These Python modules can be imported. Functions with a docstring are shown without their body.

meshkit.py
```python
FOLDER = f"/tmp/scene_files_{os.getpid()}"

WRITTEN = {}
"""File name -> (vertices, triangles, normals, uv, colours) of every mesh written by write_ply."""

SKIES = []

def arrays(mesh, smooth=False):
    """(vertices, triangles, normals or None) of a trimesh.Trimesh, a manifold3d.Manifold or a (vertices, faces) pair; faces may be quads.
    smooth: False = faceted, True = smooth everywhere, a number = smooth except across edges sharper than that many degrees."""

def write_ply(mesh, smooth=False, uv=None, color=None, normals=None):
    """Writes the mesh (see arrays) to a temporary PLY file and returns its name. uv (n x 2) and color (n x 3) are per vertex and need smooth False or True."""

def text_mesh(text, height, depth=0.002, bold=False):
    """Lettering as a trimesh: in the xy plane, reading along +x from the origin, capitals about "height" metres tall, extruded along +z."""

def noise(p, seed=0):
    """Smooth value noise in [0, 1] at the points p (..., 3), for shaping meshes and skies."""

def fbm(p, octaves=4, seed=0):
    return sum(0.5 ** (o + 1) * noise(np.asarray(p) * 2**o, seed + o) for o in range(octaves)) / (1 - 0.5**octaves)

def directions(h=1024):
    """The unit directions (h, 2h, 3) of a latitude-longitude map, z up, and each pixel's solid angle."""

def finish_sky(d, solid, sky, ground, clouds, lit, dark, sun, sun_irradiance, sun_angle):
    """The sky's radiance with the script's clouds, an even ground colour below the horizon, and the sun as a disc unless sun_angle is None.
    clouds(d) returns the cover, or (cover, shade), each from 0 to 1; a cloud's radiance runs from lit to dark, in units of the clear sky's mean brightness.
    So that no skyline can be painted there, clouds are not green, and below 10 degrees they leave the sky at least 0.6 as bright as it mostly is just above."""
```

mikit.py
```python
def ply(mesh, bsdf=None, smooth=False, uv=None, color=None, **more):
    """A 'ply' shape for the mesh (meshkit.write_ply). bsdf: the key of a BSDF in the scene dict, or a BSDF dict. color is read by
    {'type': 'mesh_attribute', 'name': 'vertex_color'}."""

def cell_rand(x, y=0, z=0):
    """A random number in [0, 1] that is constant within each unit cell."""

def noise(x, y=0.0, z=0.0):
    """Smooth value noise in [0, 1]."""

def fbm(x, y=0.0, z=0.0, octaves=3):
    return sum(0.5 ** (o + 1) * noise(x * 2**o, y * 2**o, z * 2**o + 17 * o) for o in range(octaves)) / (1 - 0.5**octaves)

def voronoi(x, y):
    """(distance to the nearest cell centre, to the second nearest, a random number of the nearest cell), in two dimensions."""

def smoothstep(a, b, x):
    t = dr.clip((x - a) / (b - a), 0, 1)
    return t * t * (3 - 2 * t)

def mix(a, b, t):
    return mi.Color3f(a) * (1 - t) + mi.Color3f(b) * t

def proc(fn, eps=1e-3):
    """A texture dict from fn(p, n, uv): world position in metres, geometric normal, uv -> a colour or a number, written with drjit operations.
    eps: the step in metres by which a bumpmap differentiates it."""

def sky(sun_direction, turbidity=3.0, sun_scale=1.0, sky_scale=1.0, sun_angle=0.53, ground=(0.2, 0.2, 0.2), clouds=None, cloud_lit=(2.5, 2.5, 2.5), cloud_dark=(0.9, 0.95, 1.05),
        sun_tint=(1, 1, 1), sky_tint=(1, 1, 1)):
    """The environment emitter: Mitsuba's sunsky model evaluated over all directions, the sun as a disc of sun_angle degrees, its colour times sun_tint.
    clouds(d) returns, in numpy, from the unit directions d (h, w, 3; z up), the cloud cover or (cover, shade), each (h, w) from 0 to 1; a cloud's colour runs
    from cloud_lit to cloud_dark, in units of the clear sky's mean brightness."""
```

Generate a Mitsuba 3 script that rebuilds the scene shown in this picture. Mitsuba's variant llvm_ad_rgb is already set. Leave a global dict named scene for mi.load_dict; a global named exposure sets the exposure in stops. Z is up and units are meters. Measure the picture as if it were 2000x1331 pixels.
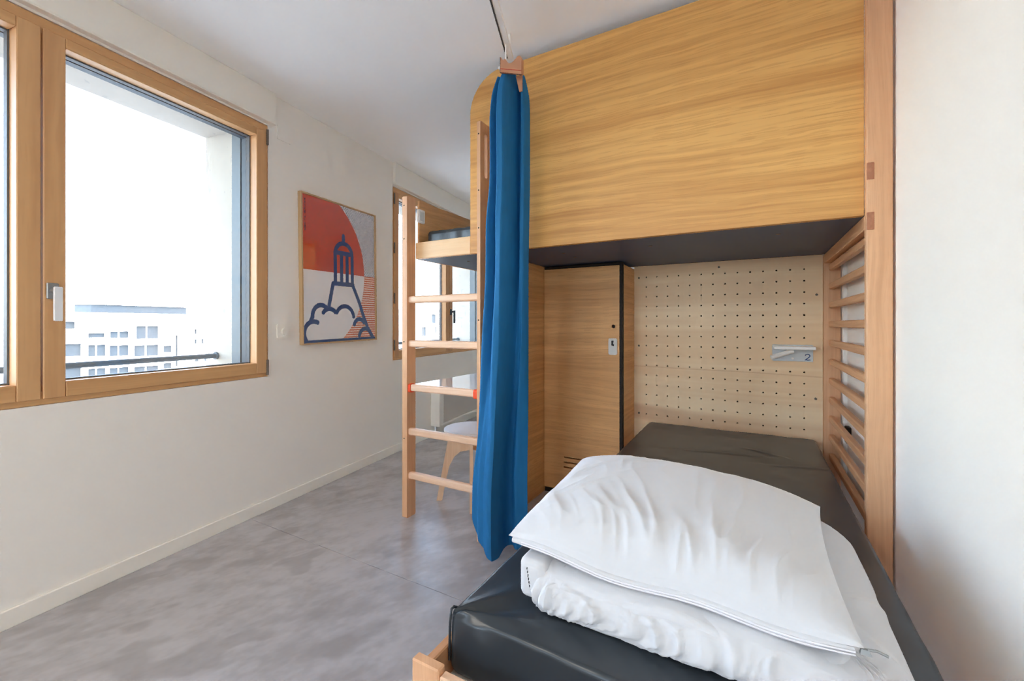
import math, random
import numpy as np
import trimesh
import drjit as dr
import mitsuba as mi
from shapely.geometry import Polygon, Point, box as sbox, LineString
from shapely.ops import unary_union
from scipy.interpolate import PchipInterpolator
from scipy.ndimage import gaussian_filter
import manifold3d as m3
import mikit, meshkit
from mikit import noise, fbm, smoothstep, mix, proc, ply

T = mi.ScalarTransform4f
rng = np.random.default_rng(7)
random.seed(7)
scene, labels = {}, {}

# ------------------------------------------------------------------ camera, sky, exposure
EYE = 1.10                       # height of the lens above the floor
YAW = math.radians(29.26)        # the lens looks this much to the left of the bunk's depth axis
FOCAL = 837.0 / 2000.0           # in picture widths
HFOV = 2 * math.degrees(math.atan(0.5 / FOCAL))
fwd = (-math.sin(YAW), math.cos(YAW), 0.0)
scene['camera'] = {
    'type': 'perspective', 'fov': HFOV, 'fov_axis': 'x', 'near_clip': 0.02, 'far_clip': 2000.0,
    'principal_point_offset_x': 0.0, 'principal_point_offset_y': 32.0 / 1331.0,
    'to_world': T().look_at(origin=[0, 0, EYE], target=[fwd[0], fwd[1], EYE], up=[0, 0, 1]),
}
scene['sky'] = mikit.sky((0.75, -0.15, 0.65), turbidity=3.5, sun_scale=0.0, sky_scale=1.0, ground=(0.42, 0.41, 0.40), sky_tint=(1.0, 0.87, 0.74))
exposure = 6.3
# a flush ceiling luminaire in the part of the room behind the viewer (its housing is built with the room)
LAMP = (-1.15, -1.35, 1.20, 0.30)      # centre x, y, length along y, width
LAMP_RADIANCE = (0.30, 0.275, 0.24)


# ------------------------------------------------------------------ helpers
def lin(r, g, b):
    out = []
    for c in (r, g, b):
        c = c / 255.0
        out.append(c / 12.92 if c <= 0.04045 else ((c + 0.055) / 1.055) ** 2.4)
    return out


def rgb(r, g, b):
    return {'type': 'rgb', 'value': lin(r, g, b)}


WR = math.radians(7.98)          # the window wall stands this much out of square with the bunk
NW = np.array([math.cos(WR), math.sin(WR), 0.0])
DW = np.array([-math.sin(WR), math.cos(WR), 0.0])
WC = -2.264
CEIL = 2.472
TW = np.eye(4)
TW[:3, 0], TW[:3, 1], TW[:3, 3] = NW, DW, NW * WC     # local (out of the wall into the room, along the wall, up)


def tw(m):
    m = m.copy()
    m.apply_transform(TW)
    return m


def tm(man):
    me = man.to_mesh()
    return trimesh.Trimesh(np.array(me.vert_properties[:, :3], float), np.array(me.tri_verts, int), process=False)


def man(mesh):
    return m3.Manifold(m3.Mesh(np.asarray(mesh.vertices, np.float32), np.asarray(mesh.faces, np.uint32)))


def cbox(x0, x1, y0, y1, z0, z1, b=0.0015):
    b = min(b, abs(x1 - x0) / 3, abs(y1 - y0) / 3, abs(z1 - z0) / 3)
    pts = []
    for sx, xa in ((1, x0), (-1, x1)):
        for sy, ya in ((1, y0), (-1, y1)):
            for sz, za in ((1, z0), (-1, z1)):
                pts += [(xa + sx * b, ya + sy * b, za), (xa + sx * b, ya, za + sz * b), (xa, ya + sy * b, za + sz * b)]
    return trimesh.Trimesh(*[np.asarray(a) for a in hull(pts)], process=False)


def hull(pts):
    me = m3.Manifold.hull_points([tuple(map(float, p)) for p in pts]).to_mesh()
    return np.array(me.vert_properties[:, :3], float), np.array(me.tri_verts, int)


def hull_mesh(pts):
    return trimesh.Trimesh(*hull(pts), process=False)


def wbox(d0, d1, s0, s1, z0, z1, b=0.0015):
    return tw(cbox(d0, d1, s0, s1, z0, z1, b))


def join(*ms):
    return trimesh.util.concatenate(list(ms))


AX_Y = np.array([[1, 0, 0, 0], [0, 0, -1, 0], [0, 1, 0, 0], [0, 0, 0, 1.0]])   # (x, z) polygon, depth along -y from y1
AX_X = np.array([[0, 0, 1, 0], [1, 0, 0, 0], [0, 1, 0, 0], [0, 0, 0, 1.0]])   # (y, z) polygon, depth along +x from x0


def ext_y(poly, y0, y1):
    m = trimesh.creation.extrude_polygon(poly, y1 - y0)
    m.apply_transform(AX_Y)
    m.apply_translation([0, y1, 0])
    return m


def ext_x(poly, x0, x1):
    m = trimesh.creation.extrude_polygon(poly, x1 - x0)
    m.apply_transform(AX_X)
    m.apply_translation([x0, 0, 0])
    return m


def ext_z(poly, z0, z1):
    m = trimesh.creation.extrude_polygon(poly, z1 - z0)
    m.apply_translation([0, 0, z0])
    return m


def rrect(x0, x1, z0, z1, r, q=5):
    return sbox(x0 + r, z0 + r, x1 - r, z1 - r).buffer(r, quad_segs=q)


def rod(p0, p1, r, n=16):
    return trimesh.creation.cylinder(radius=r, segment=[p0, p1], sections=n)


def tube(points, r, n=8):
    p = np.asarray(points, float)
    t = np.gradient(p, axis=0)
    t /= np.linalg.norm(t, axis=1, keepdims=True) + 1e-12
    up = np.tile([0, 0, 1.0], (len(p), 1))
    up[np.abs(t[:, 2]) > 0.9] = [1, 0, 0]
    a = np.cross(t, up)
    a /= np.linalg.norm(a, axis=1, keepdims=True)
    b = np.cross(a, t)
    ang = np.arange(n) * 2 * np.pi / n
    r = np.broadcast_to(r, (len(p),))
    v = p[:, None] + r[:, None, None] * (np.cos(ang)[None, :, None] * a[:, None] + np.sin(ang)[None, :, None] * b[:, None])
    f = []
    for i in range(len(p) - 1):
        for j in range(n):
            k = (j + 1) % n
            f += [(i * n + j, (i + 1) * n + j, (i + 1) * n + k), (i * n + j, (i + 1) * n + k, i * n + k)]
    base = len(p) * n
    verts = np.vstack([v.reshape(-1, 3), p[0], p[-1]])
    for j in range(n):
        k = (j + 1) % n
        f += [(base, j, k), (base + 1, (len(p) - 1) * n + k, (len(p) - 1) * n + j)]
    m = trimesh.Trimesh(verts, f, process=False)
    m.fix_normals()
    return m


def numbered(name):
    if name not in labels and name not in scene and not any(k.startswith(name + '__') for k in scene):
        return name
    i = 1
    while True:
        k = f'{name}_{i:03d}'
        if k not in labels and k not in scene and not any(q.startswith(k + '__') for q in scene):
            return k
        i += 1


def thing(name, label, cat, group=None):
    key = numbered(name)
    labels[key] = {'label': label, 'category': cat}
    if group:
        labels[key]['group'] = group
    return key


def struct(name, label, cat):
    labels[name] = {'label': label, 'category': cat, 'kind': 'structure'}
    return name


def part(parent, name, mesh, bsdf, smooth=False, label=None, shape=None, **kw):
    key = numbered(f'{parent}__{name}')
    scene[key] = shape if shape is not None else ply(mesh, bsdf, smooth=smooth, **kw)
    if label:
        labels[key] = {'label': label}
    return key


def solo(key, mesh, bsdf, smooth=False, **kw):
    scene[key] = ply(mesh, bsdf, smooth=smooth, **kw)
    return key


def np_noise(p, seed=0):
    """smooth value noise in 2-D or 3-D for displacing vertices"""
    p = np.asarray(p, float)
    if p.shape[-1] == 2:
        p = np.concatenate([p, np.zeros(p.shape[:-1] + (1,))], -1)
    p = p + 31.7 * seed + 200
    i = np.floor(p).astype(np.int64)
    t = p - i
    t = t * t * (3 - 2 * t)

    def h(a, b, c):
        n = (i[..., 0] + a) * 374761393 + (i[..., 1] + b) * 668265263 + (i[..., 2] + c) * 2147483647
        n = n & 0xFFFFFFFF
        n = ((n ^ (n >> 13)) * 1274126177) & 0xFFFFFFFF
        return ((n ^ (n >> 16)) & 0xFFFFFF) / 16777215.0
    out = 0
    for a in (0, 1):
        for b in (0, 1):
            for c in (0, 1):
                w = (t[..., 0] if a else 1 - t[..., 0]) * (t[..., 1] if b else 1 - t[..., 1]) * (t[..., 2] if c else 1 - t[..., 2])
                out = out + w * h(a, b, c)
    return out


# ------------------------------------------------------------------ materials
def bsdf(key, d, two=True):
    scene[key] = {'type': 'twosided', 'bsdf': d} if two else d
    return key


def principled(color, rough=0.5, spec=0.5, **kw):
    return {'type': 'principled', 'base_color': color, 'roughness': rough, 'specular': spec, **kw}


def wood(key, along, light, dark, rough=0.45, spec=0.4, freq=70.0, stretch=1.3, contrast=1.0, pores=0.35, warm=0.25, seed=0.0, two=True):
    la, da = lin(*light), lin(*dark)
    wa, = [np.array([la[0] * 0.93, la[1] * 0.84, la[2] * 0.72])]

    def fn(p, n, uv):
        if along == 'h':
            a, c, e = p.x + 0.93 * p.y, p.z, p.x * 0.0 + seed
        elif along == 'v':
            a, c, e = p.z, p.x + 0.87 * p.y, seed + 0 * p.x
        elif along == 'x':
            a, c, e = p.x, p.z + 0.8 * p.y, seed + 0 * p.x
        else:
            a, c, e = p.y, p.z + 0.8 * p.x, seed + 0 * p.x
        wob = 0.035 * (noise(a * 1.7 + seed, c * 3.0, 3.1) - 0.5) + 0.012 * noise(a * 6.0, c * 9.0, 1.7 + seed)
        cc = c + wob
        big = fbm(cc * freq * 0.16, a * stretch * 0.5, 5.0 + seed)
        fine = fbm(cc * freq, a * stretch * 2.2, 9.0 + seed, 3)
        pore = smoothstep(0.62, 0.80, noise(cc * freq * 4.2, a * stretch * 14.0, 2.0 + seed))
        t = dr.clip((0.55 * big + 0.45 * fine - 0.5) * 2.1 * contrast + 0.42, 0, 1)
        col = mix(la, da, t)
        col = mix(col, mi.Color3f(float(wa[0]), float(wa[1]), float(wa[2])), warm * smoothstep(0.45, 0.75, fbm(cc * 3.0, a * 0.6, 21.0 + seed)))
        return mix(col, da, pores * pore)
    return bsdf(key, principled(proc(fn), rough, spec), two)


wood('oak', 'h', (220, 170, 100), (184, 126, 64), rough=0.42, spec=0.45, freq=75, stretch=0.9, contrast=1.15, pores=0.30)
wood('oak_side', 'h', (224, 174, 118), (190, 136, 84), rough=0.42, spec=0.45, freq=80, stretch=1.2, contrast=0.9, pores=0.35, seed=4.0)
wood('beech_v', 'v', (222, 174, 134), (200, 148, 108), rough=0.42, spec=0.4, freq=120, stretch=1.5, contrast=0.8, pores=0.22, warm=0.12)
wood('beech_x', 'x', (232, 196, 166), (214, 172, 138), rough=0.4, spec=0.45, freq=120, stretch=1.5, contrast=0.8, pores=0.2, warm=0.1)
wood('beech_y', 'y', (216, 164, 122), (192, 138, 98), rough=0.42, spec=0.4, freq=120, stretch=1.5, contrast=0.8, pores=0.22, warm=0.12)
wood('beech_end', 'v', (186, 128, 96), (160, 104, 76), rough=0.5, spec=0.3, freq=200, stretch=40, contrast=0.7, pores=0.3)
wood('plank', 'x', (232, 194, 148), (214, 170, 122), rough=0.42, spec=0.4, freq=110, stretch=1.2, contrast=0.8, pores=0.2, warm=0.1)
wood('pine_v', 'v', (206, 160, 112), (180, 128, 84), rough=0.42, spec=0.4, freq=46, stretch=0.7, contrast=1.0, pores=0.12, warm=0.15)
wood('pine_h', 'h', (208, 162, 112), (184, 132, 84), rough=0.42, spec=0.4, freq=46, stretch=0.7, contrast=1.0, pores=0.12, warm=0.15)
wood('stool_wood', 'v', (226, 192, 160), (206, 168, 134), rough=0.5, spec=0.3, freq=90, stretch=1.0, contrast=0.8, pores=0.15, warm=0.1)
wood('frame_wood', 'v', (196, 164, 124), (172, 138, 100), rough=0.5, spec=0.3, freq=90, stretch=1.2, contrast=0.8, pores=0.2)


def birch(p, n, uv):
    a, c = p.x, p.z
    w = 0.05 * (noise(a * 1.1, c * 2.0, 1.3) - 0.5)
    streak = fbm((c + w) * 7.0, a * 0.45, 3.0, 3)
    fine = fbm((c + w) * 60.0, a * 2.0, 8.0, 2)
    t = dr.clip(0.8 * streak + 0.2 * fine, 0, 1)
    col = mix(lin(236, 208, 170), lin(224, 190, 150), smoothstep(0.35, 0.7, t))
    heart = smoothstep(0.60, 0.70, fbm((c + w) * 8.0 + a * 0.25, a * 0.4, 13.0, 2)) * smoothstep(0.92, 0.55, c)
    col = mix(col, lin(192, 146, 108), 0.6 * heart)
    line = smoothstep(0.006, 0.0, dr.abs(c - 0.82 + 0.022 * (a + 0.2) + 0.02 * (noise(a * 2.0, 4.0) - 0.5))) 
    return mix(col, lin(186, 140, 102), 0.4 * line)


bsdf('birch_ply', principled(proc(birch), 0.42, 0.45))


def wall_fn(base):
    b = lin(*base)

    def fn(p, n, uv):
        k = 0.985 + 0.03 * fbm(p.x * 1.7 + p.y * 1.3, p.z * 1.9, 0.7)
        return mi.Color3f(*b) * k
    return fn


bsdf('wall_paint', principled(proc(wall_fn((233, 228, 220))), 0.75, 0.2))
bsdf('ceiling_paint', principled(proc(wall_fn((238, 237, 234))), 0.8, 0.15))
bsdf('trim_paint', principled(rgb(233, 228, 218), 0.5, 0.35))
bsdf('white_plastic', principled(rgb(232, 230, 226), 0.35, 0.5))
bsdf('white_metal', principled(rgb(226, 228, 230), 0.35, 0.5))


def concrete_fn(p, n, uv):
    t = fbm(p.x * 2.0 + p.y * 2.2, p.z * 2.3, 2.0, 4)
    pit = smoothstep(0.80, 0.86, noise(p.x * 34 + p.y * 30, p.z * 33, p.y * 20))
    return mix(mix(lin(188, 177, 163), lin(206, 196, 182), t), lin(140, 142, 142), 0.2 * pit)


bsdf('concrete', {'type': 'diffuse', 'reflectance': proc(concrete_fn)})


def floor_fn(p, n, uv):
    x, y = p.x, p.y
    a = 0.91 * x - 0.42 * y
    b = 0.42 * x + 0.91 * y
    big = fbm(a * 2.4, b * 2.0, 1.0, 3)
    mid = fbm(a * 13.0, b * 8.0, 4.0, 4)
    fine = fbm(a * 60.0, b * 36.0, 7.0, 3)
    t = 0.35 * big + 0.45 * mid + 0.2 * fine
    col = mix(lin(158, 154, 154), lin(178, 175, 177), smoothstep(0.30, 0.70, t))
    blot = smoothstep(0.60, 0.74, fbm(a * 9.0 + 3.0, b * 5.5, 11.0, 3))
    return mix(col, lin(140, 135, 134), 0.4 * blot)


bsdf('floor_vinyl', principled(proc(floor_fn), 0.30, 0.5))


def leather_bump(p, n, uv):
    return 0.0006 * noise(p.x * 420, p.y * 420, p.z * 420)


bsdf("black_vinyl", principled(rgb(46, 52, 57), 0.30, 0.5))
bsdf('black_board', principled(rgb(54, 70, 92), 0.45, 0.45))
bsdf('black_gap', principled(rgb(34, 25, 20), 0.6, 0.3))
bsdf('dark_trim', principled(rgb(58, 34, 22), 0.5, 0.3))


def fabric_fn(p, n, uv):
    k = 0.97 + 0.04 * fbm(p.x * 6, p.y * 6, p.z * 6)
    return mi.Color3f(*lin(206, 206, 208)) * k


bsdf('white_cotton', principled(proc(fabric_fn), 0.85, 0.2, sheen=0.2))
bsdf('zip_tape', principled(rgb(222, 221, 226), 0.7, 0.3))


def curtain_fn(p, n, uv):
    k = 0.92 + 0.12 * fbm(p.x * 60 + p.y * 55, p.z * 20, 1.0, 3) + 0.05 * noise(p.x * 700, p.z * 700, p.y * 700)
    return mi.Color3f(*lin(26, 99, 148)) * k


bsdf('curtain_cloth', principled(proc(curtain_fn), 0.75, 0.3, sheen=0.4, sheen_tint=0.6))
bsdf('leather_tan', principled(rgb(186, 132, 98), 0.5, 0.4))
bsdf('leather_edge', principled(rgb(98, 62, 44), 0.6, 0.3))
bsdf('stitch_red', principled(rgb(196, 84, 58), 0.6, 0.3))
bsdf('track_groove', principled(rgb(70, 68, 64), 0.6, 0.3))
bsdf('steel', {'type': 'roughconductor', 'material': 'Al', 'alpha': 0.25})
bsdf('grey_metal', principled(rgb(150, 152, 152), 0.4, 0.5, metallic=0.6))
bsdf('alu_dark', principled(rgb(74, 82, 88), 0.5, 0.3))
bsdf('alu_grey', principled(rgb(112, 118, 120), 0.5, 0.3))
bsdf('rail_dark', principled(rgb(108, 116, 122), 0.6, 0.2))
bsdf('bronze', principled(rgb(92, 80, 70), 0.45, 0.5))
bsdf('hole_dark', principled(rgb(56, 38, 28), 0.7, 0.2))
bsdf('red_rubber', principled(rgb(232, 82, 42), 0.5, 0.4))
bsdf('navy', principled(rgb(42, 66, 116), 0.5, 0.4))
bsdf('desk_white', {'type': 'plastic', 'diffuse_reflectance': rgb(232, 228, 228), 'int_ior': 1.5})
bsdf('stool_white', principled(rgb(226, 222, 222), 0.45, 0.4))
bsdf('radiator_grey', principled(rgb(196, 188, 178), 0.6, 0.3))
bsdf('lamp_plate', principled(rgb(190, 196, 200), 0.4, 0.5))
bsdf('grey_plate', principled(rgb(206, 206, 204), 0.4, 0.5))
bsdf('ink', principled(rgb(40, 40, 44), 0.6, 0.3))
bsdf('window_glass', {'type': 'thindielectric', 'int_ior': 1.5}, two=False)
bsdf('facade_white', {'type': 'diffuse', 'reflectance': rgb(240, 240, 238)})
bsdf('facade_grey', {'type': 'diffuse', 'reflectance': rgb(176, 182, 186)})
bsdf('facade_glass', principled(rgb(74, 80, 86), 0.5, 0.2))
bsdf('facade_red', {'type': 'diffuse', 'reflectance': rgb(226, 120, 100)})
bsdf('asphalt', {'type': 'diffuse', 'reflectance': rgb(186, 186, 184)})

# ------------------------------------------------------------------ the poster's print
PW, PH = 0.712, 0.976


def poster_fn(p, n, uv):
    x, y = uv.x * PW, (1 - uv.y) * PH
    red = mi.Color3f(*lin(204, 72, 34))
    navy = mi.Color3f(*lin(34, 60, 120))
    white = mi.Color3f(*lin(236, 234, 236))

    def seg(a, b):
        ax, ay = a[0] * PW, a[1] * PH
        bx, by = b[0] * PW, b[1] * PH
        dx, dy = bx - ax, by - ay
        t = dr.clip(((x - ax) * dx + (y - ay) * dy) / (dx * dx + dy * dy), 0, 1)
        return dr.sqrt(dr.square(x - ax - t * dx) + dr.square(y - ay - t * dy))

    def arc(c, r, a0, a1):
        cx, cy = c[0] * PW, c[1] * PH
        d = dr.abs(dr.sqrt(dr.square(x - cx) + dr.square(y - cy)) - r)
        ang = dr.atan2(cy - y, x - cx)          # 0 right, +90 up
        ang = dr.select(ang < math.radians(-100), ang + 2 * math.pi, ang)
        ok = (ang > math.radians(a0)) & (ang < math.radians(a1))
        e0 = (cx + r * math.cos(math.radians(a0)), cy - r * math.sin(math.radians(a0)))
        e1 = (cx + r * math.cos(math.radians(a1)), cy - r * math.sin(math.radians(a1)))
        de = dr.minimum(dr.sqrt(dr.square(x - e0[0]) + dr.square(y - e0[1])), dr.sqrt(dr.square(x - e1[0]) + dr.square(y - e1[1])))
        return dr.select(ok, d, de)
    inside = dr.sqrt(dr.square(x) + dr.square(y - 0.5 * PH)) < 0.588
    top = y < 0.501 * PH
    # dots: small waves in offset rows
    row = dr.floor(y / 0.0115)
    ph = x / 0.020 + 0.5 * (row - 2 * dr.floor(row * 0.5))
    fy = y / 0.0115 - row - 0.5 + 0.28 * dr.sin(ph * 2 * math.pi)
    fx = ph - dr.floor(ph)
    dots = dr.select((dr.abs(fy) < 0.22) & (fx < 0.78), 1.0, 0.0)
    pat_top = mix(white, mi.Color3f(*lin(40, 56, 92)), dots)
    sy = y / 0.0168
    stripes = dr.select(sy - dr.floor(sy) < 0.5, 1.0, 0.0)
    pat_low = mix(mi.Color3f(*lin(238, 214, 196)), mi.Color3f(*lin(208, 96, 54)), stripes)
    col = dr.select(top, dr.select(inside, red, pat_top), dr.select(inside, white, pat_low))
    # the darker halftone sweep on the red
    hd = dr.sqrt(dr.square((x - 0.56 * PW) / 0.27) + dr.square((y - 0.56 * PH) / 0.40))
    hdot = dr.select(dr.sin(x * 2 * math.pi / 0.010) * dr.sin(y * 2 * math.pi / 0.011) > 0.05, 0.55, 0.0) * smoothstep(1.0, 0.55, hd) * smoothstep(0.62 * PW, 0.45 * PW, x)
    col = dr.select(top & inside, mix(col, mi.Color3f(*lin(150, 36, 52)), hdot), col)
    # tower and clouds
    d = arc((0.528, 0.365), 0.0835, 0, 180)
    for a, b in (((0.411, 0.365), (0.411, 0.575)), ((0.645, 0.365), (0.645, 0.575)), ((0.495, 0.365), (0.495, 0.575)), ((0.572, 0.365), (0.572, 0.575)),
                 ((0.42, 0.352), (0.63, 0.352)), ((0.388, 0.578), (0.655, 0.578)), ((0.380, 0.580), (0.321, 0.750)), ((0.651, 0.580), (0.742, 0.702)),
                 ((0.742, 0.702), (0.801, 0.802)), ((0.801, 0.802), (0.872, 0.905)), ((0.872, 0.905), (0.95, 0.975)), ((0.525, 0.225), (0.525, 0.28)), ((-0.02, 0.992), (1.0, 0.992)),
                 ((0.10, 0.85), (0.112, 0.83))):
        d = dr.minimum(d, seg(a, b))
    for c, r, a0, a1 in (((0.135, 0.930), 0.078, 65, 215), ((0.225, 0.812), 0.073, 40, 185), ((0.33, 0.835), 0.072, 45, 140), ((0.535, 0.832), 0.090, 10, 150),
                         ((0.745, 0.895), 0.058, 35, 160), ((0.835, 0.980), 0.068, 20, 165)):
        d = dr.minimum(d, arc(c, r, a0, a1))
    col = dr.select(d < 0.0155, navy, col)
    # the thin upright line of small type at the top left (too small to read)
    typ = (uv.x > 0.040) & (uv.x < 0.056) & (uv.y < 0.975) & (uv.y > 0.755) & (noise(y * 260.0, 3.0) > 0.42) & (noise(x * 900.0, y * 500.0) > 0.25)
    return dr.select(typ, mi.Color3f(*lin(96, 44, 66)), col)


bsdf('poster_print', {'type': 'diffuse', 'reflectance': proc(poster_fn)})
# ------------------------------------------------------------------ the room
fl = struct('floor', 'grey mottled concrete-look vinyl floor with fine seams', 'floor')
solo('floor', cbox(-3.6, 1.0, -4.3, 5.7, -0.25, -0.004, 0.001), 'floor_vinyl')
for ya, yb in ((-4.05, -2.612), (-2.610, -0.612), (-0.610, 1.388), (1.390, 3.388), (3.390, 5.35)):
    part('floor', 'vinyl_sheet', cbox(-3.05, 0.42, ya, yb, -0.004, 0.0, 0.0012), 'floor_vinyl')
struct('ceiling', 'plain white ceiling', 'ceiling')
solo('ceiling', cbox(-3.6, 1.0, -4.3, 5.7, CEIL, CEIL + 0.25, 0.001), 'ceiling_paint')

S0, S1 = -4.4, 5.75
HOLES = [sbox(-0.085, 0.79, 1.838, 2.275), sbox(3.022, 0.79, 4.945, 2.275), sbox(-3.19, 0.79, -1.267, 2.275)]
HOLES_OUT = [sbox(-0.075, 0.79, 1.808, 2.268), sbox(3.045, 0.79, 4.915, 2.268), sbox(-3.17, 0.79, -1.297, 2.268)]
struct('wall_left', 'white wall with the wooden windows', 'wall')
solo('wall_left', tw(ext_x(sbox(S0, 0, S1, CEIL).difference(unary_union(HOLES)), -0.12, 0.0)), 'wall_paint')
part('wall_left', 'concrete_reveal', tw(ext_x(sbox(S0, 0, S1, CEIL).difference(unary_union(HOLES_OUT)), -0.50, -0.12)), 'concrete', label='pale concrete outer wall and window reveals')
struct('wall_right', 'plain white wall beside the lower bed', 'wall')
solo('wall_right', cbox(0.418, 0.62, -4.1, 5.4, 0, CEIL, 0.001), 'wall_paint')
struct('wall_far', 'plain white far wall behind the bunk', 'wall')
solo('wall_far', cbox(-3.4, 0.418, 5.3, 5.45, 0, CEIL, 0.001), 'wall_paint')
struct('baseboard_left', 'low white baseboard along the window wall', 'baseboard')
solo('baseboard_left', wbox(0.0, 0.012, -3.7, 5.45, 0, 0.067, 0.002), 'trim_paint')


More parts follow.
